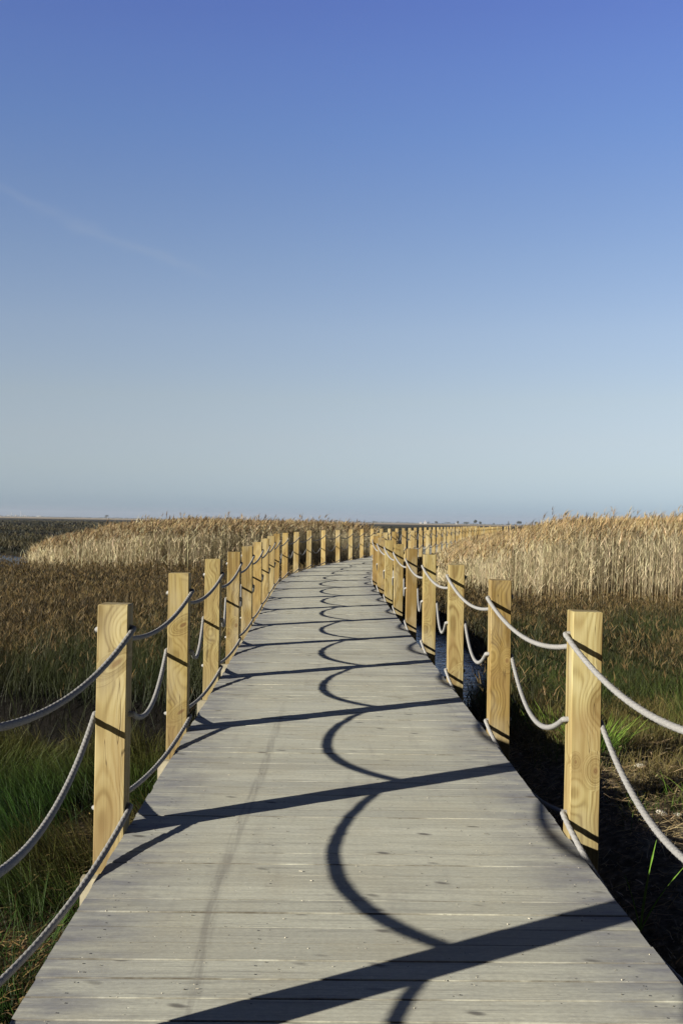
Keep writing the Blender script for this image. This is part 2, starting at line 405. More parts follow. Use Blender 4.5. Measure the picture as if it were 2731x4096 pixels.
lab = {('L', 1): 'nearest square timber post of the left-hand row, diagonal knot scar below its top',
       ('L', 2): 'second timber post from the front, left-hand row, knotty at top and bottom',
       ('L', 4): 'fourth timber post from the front, left-hand row, darker with a long crack',
       ('R', 1): 'nearest square timber post of the right-hand row, round knot low on its face',
       ('R', 2): 'second timber post from the front, right-hand row, darker swirling grain',
       ('R', 3): 'third timber post from the front, right-hand row, pale with small knot near top',
       ('R', 5): 'fifth timber post from the front, right-hand row, dark brown'}
pmesh = []
for v in range(6):
    Vv, Ff = post_mesh(v); o = mesh_np('wooden_post', Vv, Ff, [M_post]); pmesh.append(o.data); bpy.data.objects.remove(o)
for side in 'LR':
    for n in range(-1, NEND):
        off = (HALF + PW / 2 + .002) * (-1 if side == 'L' else 1)
        key = (side, n)
        me = pmesh[(n * 2 + (side == 'R')) % 6]
        if key in hero:
            me = me.copy(); me.materials.clear(); me.materials.append(wood_post('post_wood_knotted', hero[key], 1.15))
        o = bpy.data.objects.new('wooden_post', me); C.objects.link(o)
        o.location = at(n, off, -.012 if n == 1 else random.gauss(0, .006)); cx, cy, h = cl_at(n)
        o.rotation_euler = (random.gauss(0, .003), random.gauss(0, .003), -h + random.gauss(0, .015))
        t = tints.get(key)
        if t is None:
            q = random.random(); k = .74 + .33 * random.random(); t = (k * 1.04, k * (.88 + .11 * q), k * (.62 + .34 * q))
        o.color = (*t, 1)
        row = 'left-hand' if side == 'L' else 'right-hand'
        if key in lab: L_ = lab[key]
        elif n < 1: L_ = 'square timber post of the %s row %s, outside the photo' % (row, 'just before the nearest visible one' if n == 0 else 'beside the camera')
        elif n <= 20: L_ = '%s square timber post from the front in the %s row of the boardwalk' % (words[n], row)
        elif side == 'R' and n <= 31: L_ = 'small far post of the right-hand row past the twentieth, standing clear of the reeds'
        elif side == 'R': L_ = 'tiny far post ending the right-hand row, its foot hidden by reeds'
        else: L_ = 'small far post of the left-hand row past the twentieth, beyond the bend'
        tag(o, L_, 'post', 'timber posts along the boardwalk' if n <= 20 else ('far posts: ' + L_[:44]))

# ------------------------------------------------------------------ ropes
def rope(side, kind, label):
    sg = -1 if side == 'L' else 1
    zat = {'top': .945, 'mid': .545, 'low': .105}[kind]; sag0 = {'top': .175, 'mid': .16, 'low': .12}[kind] if side == 'L' else {'top': .185, 'mid': .195, 'low': .22}[kind]
    oin = HALF - .017; oout = HALF + PW + .017
    pts = []; nsp = []
    rs = random.Random(hash_(side + kind))
    for n in range(NEND - 1, -2, -1):
        # rope comes out of post n on side a, sags towards the camera, enters post n-1 on side b
        a, b = (oin, oout) if kind != 'mid' else (oout, oin)
        sag = sag0 + rs.gauss(0, .012); z0 = zat + rs.gauss(0, .006); z1 = zat + rs.gauss(0, .006)
        step = .006 if n <= 4 else (.03 if n <= 9 else .09)
        N = max(8, int(SP / step))
        # inside the post to the face
        pts.append(at(n, sg * (HALF + PW / 2), z0)); nsp.append(n)
        mid = .5 * (a + HALF + PW / 2)
        for k in range(1, 3 if n > 9 else 6):
            t = k / (3 if n > 9 else 6); pts.append(at(n, sg * ((1 - t) * (HALF + PW / 2) + t * a), z0)); nsp.append(n)
        for k in range(N + 1):
            t = k / N
            z = z0 * (1 - t) + z1 * t - sag * 4 * t * (1 - t)
            # rope leaves and enters the holes with a short bend
            z += .0
            pts.append(at(n - t, sg * (a * (1 - t) + b * t), z)); nsp.append(n)
        for k in range(1, 3):
            t = k / 3; pts.append(at(n - 1, sg * ((1 - t) * b + t * (HALF + PW / 2)), z1)); nsp.append(n)
    P = np.array([tuple(p) for p in pts]); nsp = np.array(nsp)
    # smooth bends a little
    for _ in range(2):
        P[1:-1] = .25 * P[:-2] + .5 * P[1:-1] + .25 * P[2:]
    T = np.gradient(P, axis=0); T /= np.linalg.norm(T, axis=1)[:, None]
    L = np.concatenate([[0], np.cumsum(np.linalg.norm(np.diff(P, axis=0), axis=1))])
    up = np.array([0, 0, 1.]); A = np.cross(T, up); la = np.linalg.norm(A, axis=1); A /= np.maximum(la, .2)[:, None]
    A /= np.linalg.norm(A, axis=1)[:, None]; B = np.cross(A, T)
    K = 16; Vs = []; Fs = []
    r0 = .0128
    ph = np.arange(K) / K * 2 * np.pi
    tw = L[:, None] / .042 * 2 * np.pi / 3
    lobes = 1 + .13 * (np.abs(np.cos(1.5 * (ph[None] - tw))) - .6) + rng.normal(0, .02, (len(P), K))
    r = r0 * lobes * (1 + .04 * np.sin(L * 3.1)[:, None])
    r = np.where((nsp <= 9)[:, None], r, r0)
    V = P[:, None] + r[..., None] * (np.cos(ph)[None, :, None] * A[:, None] + np.sin(ph)[None, :, None] * B[:, None])
    m = len(P); idx = np.arange(m * K).reshape(m, K)
    a_ = idx[:-1]; b_ = idx[1:]
    F = np.stack([a_, np.roll(a_, -1, 1), np.roll(b_, -1, 1), b_], -1).reshape(-1, 4)
    V = V.reshape(-1, 3)
    # loose fibres standing off the nearest lengths
    sel = np.where(nsp <= 2)[0]; nf = 2600
    q = rng.choice(sel, nf); ang = rng.uniform(0, 6.283, nf); rad = np.cos(ang)[:, None] * A[q] + np.sin(ang)[:, None] * B[q]
    ln = rng.uniform(.004, .011, nf)[:, None]; dirv = rad + T[q] * rng.uniform(-1, 1, nf)[:, None]
    b0 = P[q] + rad * .0115; wd = T[q] * .0005
    fv = np.stack([b0 - wd, b0 + wd, b0 + dirv * ln + wd * .3, b0 + dirv * ln - wd * .3], 1).reshape(-1, 3)
    ff = np.arange(nf * 4).reshape(nf, 4) + len(V)
    o = mesh_np('rope', np.vstack([V, fv]), np.vstack([F, ff]), [M_rope], smooth=True)
    return tag(o, label, 'rope', 'ropes threaded through the posts')
def hash_(s): return sum(ord(c) * (i + 3) * 7 for i, c in enumerate(s))
for side, nm in (('L', 'left-hand'), ('R', 'right-hand')):
    rope(side, 'top', 'uppermost grey twisted rope threaded through the %s row of posts near their tops' % nm)
    rope(side, 'mid', 'middle grey twisted rope threaded at half height through the %s row of posts' % nm)
    rope(side, 'low', 'lowest grey twisted rope threaded through the %s row of posts at deck level' % nm)

# ------------------------------------------------------------------ terrain
def sstep(a, b, x): t = np.clip((x - a) / (b - a), 0, 1); return t * t * (3 - 2 * t)
class VN:   # tiny value noise
    def __init__(s, seed): s.g = np.random.default_rng(seed).random((256, 256))
    def __call__(s, x, y):
        xi = np.floor(x).astype(int); yi = np.floor(y).astype(int); fx = x - xi; fy = y - yi
        fx = fx * fx * (3 - 2 * fx); fy = fy * fy * (3 - 2 * fy); g = s.g
        a = g[xi % 256, yi % 256]; b = g[(xi + 1) % 256, yi % 256]; c = g[xi % 256, (yi + 1) % 256]; d = g[(xi + 1) % 256, (yi + 1) % 256]
        return (a * (1 - fx) + b * fx) * (1 - fy) + (c * (1 - fx) + d * fx) * fy
vn = VN(3)
def fbm(x, y, o=3): return sum(vn(x * 2 ** k + 17 * k, y * 2 ** k + 5 * k) * .5 ** k for k in range(o)) / sum(.5 ** k for k in range(o))
def pl_dist(x, y, pl):
    d = np.full(np.shape(x), 1e9)
    for (x0, y0), (x1, y1) in zip(pl[:-1], pl[1:]):
        ex, ey = x1 - x0, y1 - y0; t = np.clip(((x - x0) * ex + (y - y0) * ey) / (ex * ex + ey * ey), 0, 1)
        d = np.minimum(d, np.hypot(x - x0 - t * ex, y - y0 - t * ey))
    return d
creek = [(-14, 13.5), (-6, 11.6), (-3.2, 11.0), (-1.4, 10.8), (.2, 12.2), (1.1, 14.5), (1.35, 18), (1.25, 22), (.6, 26), (-.3, 29)]
inlet = [(-60, 95), (-32, 72), (-21, 60), (-15.5, 52), (-14.8, 46)]
chan = [(3, 62), (9, 72), (14, 88), (30, 120), (60, 150), (140, 190)]
chan2 = [(6, 75), (2, 110), (-10, 160), (-60, 210), (-150, 240)]
chan3 = [(-200, 130), (-80, 125), (-30, 118), (-5, 130), (30, 170)]
WATER = -.90
def ground(x, y):
    x = np.asarray(x, float); y = np.asarray(y, float)
    z = -.60 + .14 * (fbm(x * .5, y * .5) - .5)
    rgt = sstep(1.0, 1.8, x) * sstep(13, 8.5, y)
    z = z + rgt * .27
    far = sstep(45, 90, y)
    z = z + far * .75 * (fbm(x / 34 + 3, y / 13, 3) - .52) * sstep(1500, 500, y)
    z = z + sstep(900, 2500, y) * .15
    d = pl_dist(x, y, creek); z = z - sstep(1.35, .75, d) * .9
    z = z - sstep(4.5, 2.0, pl_dist(x, y, inlet)) * 1.0
    for c_, w_ in ((chan, 9.), (chan2, 8.), (chan3, 5.)):
        z = z - sstep(w_ + 3, w_ - 2, pl_dist(x, y, c_) + 4 * (fbm(x / 8, y / 8) - .5)) * .9
    return z
def axis(a, b, fine, grow, end):
    v = list(np.arange(a, b, fine)); s = fine; p = v[-1]
    while p < end: s *= grow; p += s; v.append(p)
    return v
ys = [-12000, -4000, -1200, -400, -120, -40, -15, -6] + axis(-3, 42, .2, 1.035, 12000)
xp = axis(0, 14, .2, 1.06, 12000); xs = [-q for q in xp[::-1][:-1]] + xp
XX, YY = np.meshgrid(np.array(xs), np.array(ys)); ZZ = ground(XX, YY)
# keep vertices from poking up under the deck
nyy, nxx = XX.shape; idx = np.arange(nyy * nxx).reshape(nyy, nxx)
Fg = np.stack([idx[:-1, :-1], idx[:-1, 1:], idx[1:, 1:], idx[1:, :-1]], -1).reshape(-1, 4)
# colour zones: R = far tan strip, G = mud in low ground plus near-black strip along the creek, B = litter
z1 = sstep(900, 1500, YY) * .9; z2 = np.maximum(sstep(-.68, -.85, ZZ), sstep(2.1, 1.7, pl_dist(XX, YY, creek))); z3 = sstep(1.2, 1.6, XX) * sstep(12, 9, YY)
def ground_mat():
    m = NT('marsh_ground'); tc = m.n('ShaderNodeTexCoord').outputs['Object']
    a = m.n('ShaderNodeAttribute', attribute_name='Col').outputs['Color']; zr, zg, zb = m.xyz(a)
    n1 = m.noise(tc, .9, 5, .65); n2 = m.noise(tc, 14, 5, .65); n3 = m.noise(m.vec('MULTIPLY', tc, (.03, .09, 0)), 1, 6, .65)
    c = m.ramp(n2, [(.3, (.035, .03, .02)), (.6, (.10, .08, .045)), (.8, (.17, .14, .08))])
    y = m.xyz(tc)[1]; far = m.mapr(y, 40, 70)
    cf = m.ramp(n3, [(.38, (.008, .009, .006)), (.54, (.032, .030, .015)), (.68, (.10, .082, .042))])
    c = m.mix(far, c, cf)
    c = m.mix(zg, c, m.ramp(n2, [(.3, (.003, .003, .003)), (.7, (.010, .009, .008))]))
    lit = m.ramp(n2, [(.38, (.03, .024, .016)), (.56, (.13, .105, .07)), (.72, (.32, .28, .21))])
    c = m.mix(m.math('MULTIPLY', zb, .8), c, lit)
    c = m.mix(zr, c, m.mix(m.mapr(n3, .4, .6), (.26, .20, .12), (.42, .34, .22)))
    return m.fin(m.bsdf(c, .95, .05, n2, .6, .05))
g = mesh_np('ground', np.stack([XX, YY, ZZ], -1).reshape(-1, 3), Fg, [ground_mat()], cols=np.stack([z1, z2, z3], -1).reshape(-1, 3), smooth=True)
tag(g, kind='structure')
# water
m = NT('creek_water'); tc_ = m.n('ShaderNodeTexCoord').outputs['Object']
wn_ = m.noise(m.vec('MULTIPLY', tc_, (4, 10, 1)), 1, 3, .5, .6)
b = m.bsdf((.010, .014, .022), .04, .5, wn_, 1.0, .022)
MW = m.fin(b)
wat = mesh_np('water', [(-.6, 5, WATER), (7, 5, WATER), (7, 34, WATER), (-.6, 34, WATER), (-90, 44, WATER), (-10, 44, WATER), (-10, 140, WATER), (-90, 140, WATER)], [(0, 1, 2, 3), (4, 5, 6, 7)], [MW]); tag(wat, kind='structure')

# ------------------------------------------------------------------ vegetation generators
def blades(P, h, w, lean, curve, az, segs, cb, ct, twist=None):
    """P(N,3) h,w,lean,curve,az (N,)  cb/ct (N,3) base and tip colour"""
    N = len(P); t = np.linspace(0, 1, segs + 1)
    dirv = np.stack([np.cos(az), np.sin(az), 0 * az], -1)
    fa = az + np.pi / 2 + (rng.uniform(-1.2, 1.2, N) if twist is None else twist)
    wv = np.stack([np.cos(fa), np.sin(fa), 0 * fa], -1)
    tt = t[None, :, None]
    hor = (lean[:, None, None] * tt + curve[:, None, None] * tt ** 2) * h[:, None, None]
    ver = (tt - (curve[:, None, None] ** 2) * .45 * tt ** 2) * h[:, None, None]
    c = P[:, None] + dirv[:, None] * hor + np.array([0, 0, 1.])[None, None] * ver
    wd = (w[:, None, None] * .5) * (1 - tt ** 1.6 * .9)
    V = np.stack([c - wv[:, None] * wd, c + wv[:, None] * wd], 2).reshape(-1, 3)
    col = (cb[:, None] * (1 - tt) + ct[:, None] * tt); col = np.repeat(col[:, :, None], 2, 2).reshape(-1, 3)
    base = np.arange(N)[:, None] * (2 * (segs + 1)) + np.arange(segs)[None] * 2
    F = np.stack([base, base + 1, base + 3, base + 2], -1).reshape(-1, 4)
    return V, F, col
def merge(parts):
    Vs = []; Fs = []; Cs = []; o = 0
    for V, F, c in parts: Vs.append(V); Fs.append(F + o); Cs.append(c); o += len(V)
    return np.vstack(Vs), np.vstack(Fs), np.vstack(Cs)
def vcol(N, base, var=.2, hue=.08):
    k = rng.uniform(1 - var, 1 + var, (N, 1)); return np.clip(np.array(base)[None] * k * (1 + rng.uniform(-hue, hue, (N, 3))), .004, .95)
def lerpc(a, b, t): return a * (1 - t[:, None]) + b * t[:, None]
def deck_clear(x, y, marg=.03):
    # distance from centreline
    cxs = np.interp(y, _pts[:, 1], _pts[:, 0]); hh = np.interp(y, _pts[:, 1], _hd)
    return np.abs((x - cxs) * np.cos(hh)) > HALF + marg
def side(x, y): return (x - np.interp(y, _pts[:, 1], _pts[:, 0])) * np.cos(np.interp(y, _pts[:, 1], _hd))
def scatter(x0, x1, y0, y1, dens, fn=None):
    N = int((x1 - x0) * (y1 - y0) * dens); x = rng.uniform(x0, x1, N); y = rng.uniform(y0, y1, N)
    k = deck_clear(x, y, .06)
    x, y = x[k], y[k]
    if fn is not None:
        p = fn(x, y); k = rng.random(len(x)) < p; x, y = x[k], y[k]
    return x, y
def P3(x, y): return np.stack([x, y, ground(x, y)], -1)
def infr(x, y, m=1.25):  # roughly inside the picture's wedge, with margin for side views
    return np.abs(x) < (.32 * m * y + 2.0)
def pxx(x, y): return 1365 + 4267 * x / y
cdist = lambda x, y: pl_dist(x, y, creek)

# --- left and right marsh grass: knee-high, green below, brown seeding tops
parts = []
def marsh(y0, y1, dens, segs, wmul):
    x, y = scatter(-.4 * y1 - 2, .4 * y1 + 2, y0, y1, dens, lambda x, y: infr(x, y) * sstep(.9, 1.35, cdist(x, y)) * np.where(side(x, y) > 0, sstep(9.0, 12.5, y + .25 * x), sstep(11.2, 11.7, y + .3 * (fbm(x * 1.5, y, 2) - .5) * 2 - .3 * np.clip(-2 - x, 0, 99) * .35)) * np.where((side(x, y) > 0) & (side(x, y) < 1.5) & (y > 12) & (y < 27), 0, 1))
    N = len(x); s = side(x, y)
    patch = fbm(x * .35 + 9, y * .22, 3); brown = np.clip(np.where(s < 0, .45 + .75 * sstep(12, 22, y), .15 + .9 * sstep(17, 26, y)) + 1.6 * (patch - .5), 0, 1.0)
    hgt = (.34 + .22 * fbm(x * .8, y * .8, 2)) * rng.uniform(.7, 1.25, N)
    clump = fbm(x * 3.1, y * 3.1, 2); hgt = hgt * (.45 + 1.05 * clump)
    hgt = np.where(s > 0, hgt * .85, hgt)
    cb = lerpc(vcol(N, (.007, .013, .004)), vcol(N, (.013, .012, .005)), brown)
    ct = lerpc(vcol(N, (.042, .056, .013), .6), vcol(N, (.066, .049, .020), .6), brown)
    az = rng.uniform(0, 6.283, N) * .6 + 5.6
    az = np.where(rng.random(N) < .5, az, rng.uniform(0, 6.283, N))
    parts.append(blades(P3(x, y), hgt, rng.uniform(.004, .008, N) * wmul, rng.uniform(-.05, .3, N), rng.uniform(0, .5, N) * np.where(y < 16, 1.7, 1), az, segs, cb, ct))
    # seed heads
    k = rng.random(N) < np.where(brown > .35, .24, .06); x, y, hgt, br = x[k], y[k], hgt[k], brown[k]; N = len(x)
    P = P3(x, y); P[:, 2] += hgt * rng.uniform(.8, 1.0, N)
    for q in range(2):
        parts.append(blades(P + rng.normal(0, .008, (N, 3)), rng.uniform(.05, .12, N), rng.uniform(.008, .016, N) * wmul, rng.uniform(.1, .9, N), rng.uniform(0, .6, N), rng.uniform(0, 6.283, N), 2, vcol(N, (.08, .056, .023), .5), vcol(N, (.175, .125, .052), .6)))
marsh(9.5, 16, 620, 3, .9); marsh(16, 24, 330, 3, 1.4); marsh(24, 38, 150, 2, 2.2); marsh(38, 62, 45, 2, 3.6)
V_, F_, c_ = merge(parts)
tag(mesh_np('marsh_grass', V_, F_, [M_grass], cols=c_), 'brown and green knee-high marsh grass on both sides of the boardwalk', 'grass', kind='stuff')

# --- lush green grass, near left
parts = []
x, y = scatter(-6.5, -1.05, 1.0, 10.6, 2300, lambda x, y: (np.abs(x) < .42 * y + 1.2) * np.clip(1.35 * sstep(.30, .50, fbm(x * 1.3 + 2, y * 1.3, 3)) + .15, 0, 1) * np.where((x > -1.9) & (np.abs(y - 4.95) < .4), .25, 1) * sstep(.85, 1.15, cdist(x, y)))
N = len(x); dry = sstep(.57, .68, fbm(x * .9 + 31, y * .9 + 7, 3)) + sstep(7.0, 9.5, y) * .8; dry = np.clip(dry, 0, 1) * (.15 + .85 * sstep(5.3, 6.6, y))
swirl = fbm(x * .8 + 5, y * .8 + 5, 2) * 9
hg = (.14 + .26 * fbm(x * 1.6, y * 1.6, 2)) * rng.uniform(.6, 1.2, N)
cb = lerpc(vcol(N, (.004, .016, .002)), vcol(N, (.016, .017, .005)), dry); ct = lerpc(vcol(N, (.045, .10, .015), .75), vcol(N, (.12, .105, .03), .6), dry)
parts.append(blades(P3(x, y), hg, rng.uniform(.003, .006, N), rng.uniform(.1, .7, N), rng.uniform(.0, .8, N), swirl + rng.normal(0, .7, N), 4, cb, ct))
V_, F_, c_ = merge(parts)
tag(mesh_np('green_grass', V_, F_, [M_grass], cols=c_), 'lush green grass beside the left edge of the boardwalk in the foreground', 'grass', kind='stuff')

# --- dry litter: lying straws left and right of the deck
def straws(x, y, ln, wd, cols, lift=.0):
    N = len(x); a = rng.uniform(0, 6.283, N); el = rng.uniform(-.05, .5, N)
    d_ = np.stack([np.cos(a) * np.cos(el), np.sin(a) * np.cos(el), np.sin(el)], -1); P = P3(x, y); P[:, 2] += rng.uniform(.005, .06, N) + lift
    s_ = np.stack([-np.sin(a), np.cos(a), 0 * a], -1) * wd[:, None] / 2; u_ = np.array([0, 0, 1.]) * wd[:, None] / 2
    e_ = P + d_ * ln[:, None]; mid_ = (P + e_) / 2 + rng.normal(0, .008, (N, 3))
    V = np.stack([P - s_, P + s_ + u_, mid_ - s_, mid_ + s_ + u_, e_ - s_ * .5, e_ + s_ * .5 + u_], 1).reshape(-1, 3)
    b_ = np.arange(N)[:, None] * 6; F = np.concatenate([np.stack([b_, b_ + 1, b_ + 3, b_ + 2], -1), np.stack([b_ + 2, b_ + 3, b_ + 5, b_ + 4], -1)], 1).reshape(-1, 4)
    return V, F, np.repeat(cols, 6, 0)
parts = []
x, y = scatter(-4.5, -1.08, 2.2, 10.5, 900, lambda x, y: sstep(.58, .68, fbm(x * .9 + 31, y * .9 + 7, 3)) * .8 * sstep(5.0, 6.2, y) + .04)
N = len(x); parts.append(straws(x, y, rng.uniform(.04, .22, N), rng.uniform(.002, .006, N), vcol(N, (.13, .10, .04), .6), .04))
# a dead brown mat close by
x, y = scatter(-2.0, -1.1, 4.2, 5.5, 1700, lambda x, y: sstep(.55, .2, np.abs(y - 4.95 - .1 * x + .3 * fbm(x * 3, y * 2, 2))))
N = len(x); parts.append(straws(x, y, rng.uniform(.02, .10, N), rng.uniform(.003, .007, N), vcol(N, (.15, .10, .042), .6), .07))
x, y = scatter(1.15, 6.5, 4.2, 12.8, 800, lambda x, y: (np.abs(x) < .42 * y + 1.2) * (.35 + .65 * sstep(.4, .6, fbm(x * 1.1 + 11, y * 1.1 + 3, 3))))
N = len(x); parts.append(straws(x, y, rng.uniform(.02, .14, N), rng.uniform(.002, .006, N), vcol(N, (.26, .20, .11), .6)))
V_, F_, c_ = merge(parts)
tag(mesh_np('dry_litter', V_, F_, [M_grass], cols=c_), 'dead straw and dry stems lying on the ground beside the boardwalk', 'litter', kind='stuff')

# --- mixed low grass on the drier ground, near right
parts = []
x, y = scatter(1.5, 7.5, 5.6, 13.5, 1100, lambda x, y: (np.abs(x) < .42 * y + 1.2) * sstep(.31, .50, fbm(x * 1.2 + 1, y * 1.0 + 3, 3) + .25 * sstep(8, 11, y) - .10 * sstep(2.0, 1.5, x)) * sstep(1.0, 1.3, cdist(x, y)))
N = len(x); gsel = sstep(.44, .58, fbm(x * 1.4 + 21, y * 1.4 + 13, 2)); hg = (.07 + .22 * fbm(x * 1.5 + 3, y * 1.5, 2)) * rng.uniform(.5, 1.3, N) * (.7 + .9 * sstep(8, 11, y))
cb = lerpc(vcol(N, (.06, .05, .018)), vcol(N, (.03, .07, .01)), gsel); ct = lerpc(vcol(N, (.17, .135, .045), .5), vcol(N, (.10, .14, .026), .5), gsel)
parts.append(blades(P3(x, y), hg, rng.uniform(.003, .006, N), rng.uniform(.0, .7, N), rng.uniform(0, .7, N), rng.uniform(0, 6.283, N), 3, cb, ct))
for (tx, ty, nn_, hh) in ((2.05, 8.5, 260, .26), (2.75, 7.3, 140, .22), (2.35, 6.9, 60, .2), (1.9, 9.3, 90, .25), (3.1, 8.2, 150, .25), (3.0, 6.6, 120, .24)):
    x = tx + rng.normal(0, .09, nn_); y = ty + rng.normal(0, .09, nn_); a = np.arctan2(y - ty, x - tx)
    parts.append(blades(P3(x, y), rng.uniform(.5, 1.2, nn_) * hh, rng.uniform(.005, .010, nn_), rng.uniform(.1, .8, nn_), rng.uniform(0, .7, nn_), a, 4, vcol(nn_, (.04, .10, .012)), vcol(nn_, (.22, .33, .05), .35)))
V_, F_, c_ = merge(parts)
tag(mesh_np('verge_grass', V_, F_, [M_grass], cols=c_), 'short patchy green and straw grass on the drier ground right of the boardwalk', 'grass', kind='stuff')

# --- reeds
def reeds(x, y, H, detail, dark=1.4):
    N = len(x); P = P3(x, y); out = []
    H = H * rng.uniform(.84, 1.06, N); H = np.where(rng.random(N) < .035, H * rng.uniform(1.06, 1.16, N), H); az = rng.normal(-.4, .9, N); ln = np.abs(rng.normal(.03, .05, N)); cu = np.abs(rng.normal(0, .06, N))
    wm = np.clip(np.hypot(x, y) / 30, .8, 2.5)
    pale = rng.random(N)
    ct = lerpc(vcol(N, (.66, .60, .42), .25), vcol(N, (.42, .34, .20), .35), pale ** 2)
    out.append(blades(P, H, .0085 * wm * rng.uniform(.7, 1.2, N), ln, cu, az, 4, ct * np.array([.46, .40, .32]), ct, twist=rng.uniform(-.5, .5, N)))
    tip = P + np.stack([np.cos(az), np.sin(az), 0 * az], -1) * ((ln + cu) * H)[:, None]; tip[:, 2] += H * (1 - .45 * cu ** 2)
    for k in range(detail):      # long leaves hanging off the stem
        t = rng.uniform(.25, .93, N); b0 = P + (tip - P) * t[:, None]; c2 = vcol(N, (.55, .48, .31), .4)
        out.append(blades(b0, rng.uniform(.18, .42, N), rng.uniform(.007, .014, N) * wm, rng.uniform(.15, .6, N), rng.uniform(.2, .9, N), rng.uniform(0, 6.283, N), 3, c2 * .9, c2))
    k = rng.random(N) < .55; M = k.sum(); tp = tip[k]; a0 = rng.normal(-.3, .7, M); hp = rng.uniform(.14, .27, M); drk = rng.random(M)
    for q in range(5):           # plume
        c3 = lerpc(vcol(M, (.34, .25, .125), .25), vcol(M, (.095, .062, .036), .3), drk ** dark)
        b0 = tp.copy(); b0[:, 2] -= hp * rng.uniform(.0, .6, M)
        out.append(blades(b0, hp * rng.uniform(.5, 1.0, M), rng.uniform(.014, .03, M) * wm[k] * .8, rng.uniform(.05, .6, M), rng.uniform(.1, .8, M), a0 + rng.normal(0, .5, M), 3, c3, c3 * 1.1))
    return out
parts = []
def hl(x, y): p = pxx(x, y); return np.interp(p, [60, 130, 200, 300, 450, 600, 750, 1400, 1480, 1520], [.5, .85, 1.2, 1.35, 1.6, 1.75, 1.88, 1.85, 1.72, 1.55]) * (.93 + .16 * fbm(x * .35, y * .35, 2))
def front_l(x): return np.interp(x, [-14, -11, -6, -3.2], [41, 38.5, 37, 38])
def dens_l(x, y):
    f = front_l(x) + 1.6 * (fbm(x * .7, y * .2 + 4, 2) - .5)
    f = np.where(x > -4, np.minimum(f, 44.), f)
    return (sstep(0, 1.4, y - f) * .88 + .12 * sstep(-2.5, .5, y - f)) * (side(x, y) < np.interp(y, [41, 43.5], [-3.9, -2.0])) * sstep(80, 230, pxx(x, y) + 60 * (fbm(x, y, 2) - .5)) * (pxx(x, y) < 1500) * sstep(0, 1, np.interp(pxx(x, y), [100, 600, 1500], [48, 56, 60]) - y)
for (a, b_, dn, dt) in ((34, 43, 150, 4), (43, 60, 60, 2)):
    x, y = scatter(-18, 3.5, a, b_, dn, dens_l); parts += reeds(x, y, hl(x, y), dt)
V_, F_, c_ = merge(parts)
tag(mesh_np('reed_bed', V_, F_, [M_reed], cols=c_), 'golden dry reed bed with brown plumes left of the bend in the boardwalk', 'reeds', kind='stuff')
parts = []
def hr(x, y): p = pxx(x, y); return np.interp(p, [1700, 1760, 1830, 1900, 2000, 2080, 2150, 2230, 2500, 2900], [.7, 1.0, 1.25, 1.4, 1.6, 1.75, 1.92, 2.05, 2.15, 2.2]) * (.92 + .16 * fbm(x * .4 + 7, y * .4, 2))
def dens_r(x, y):
    f = np.interp(x, [2.5, 3.5, 6, 12], [31, 27.5, 25.8, 25.5]) + 2.0 * (fbm(x * .6 + 40, y * .3, 2) - .5)
    return (sstep(-.2, 1.4, y - f) * .85 + .15 * sstep(-3.2, .5, y - f)) * (.25 + .75 * sstep(1.55, 2.6, side(x, y))) * (side(x, y) > 1.5) * sstep(1690, 1780, pxx(x, y))
for (x0, x1, a, b_, dn, dt) in ((2, 17, 24, 33, 185, 4), (3, 22, 33, 48, 75, 2), (5, 30, 48, 75, 24, 1)):
    x, y = scatter(x0, x1, a, b_, dn, lambda x, y: dens_r(x, y) * infr(x, y, 1.2)); parts += reeds(x, y, hr(x, y), dt, 4.5)
V_, F_, c_ = merge(parts)
tag(mesh_np('reed_bed', V_, F_, [M_reed], cols=c_), 'tall golden dry reed bed with plumes right of the boardwalk against the sky', 'reeds', kind='stuff')

# --- saltmarsh scrub on the plain beyond
parts = []
for (a, b_, dn, hh, ww) in ((44, 90, 5.0, .32, .05), (90, 200, 1.1, .42, .10), (200, 480, .16, .6, .25)):
    x, y = scatter(-.42 * b_, .42 * b_, a, b_, dn, lambda x, y: infr(x, y, 1.2) * (ground(x, y) > -.82) * (np.abs(side(x, y)) > 2) * np.where((y < 60) & (side(x, y) < 0), pxx(x, y) < 700, 1))
    N = len(x); t = fbm(x / 20 + 50, y / 7, 3); k = sstep(.4, .6, t)
    cc = lerpc(vcol(N, (.014, .017, .008), .5), vcol(N, (.066, .056, .024), .5), k)
    for q in range(3):
        parts.append(blades(P3(x + rng.normal(0, ww, N), y + rng.normal(0, ww, N)), hh * rng.uniform(.4, 1.1, N), ww * rng.uniform(.8, 2.0, N), rng.uniform(0, .5, N), rng.uniform(0, .5, N), rng.uniform(0, 6.28, N), 2, cc * .7, cc))
V_, F_, c_ = merge(parts)
tag(mesh_np('saltmarsh_scrub', V_, F_, [M_grass], cols=c_), 'low dark saltmarsh scrub over the plain towards the horizon', 'scrub', kind='stuff')

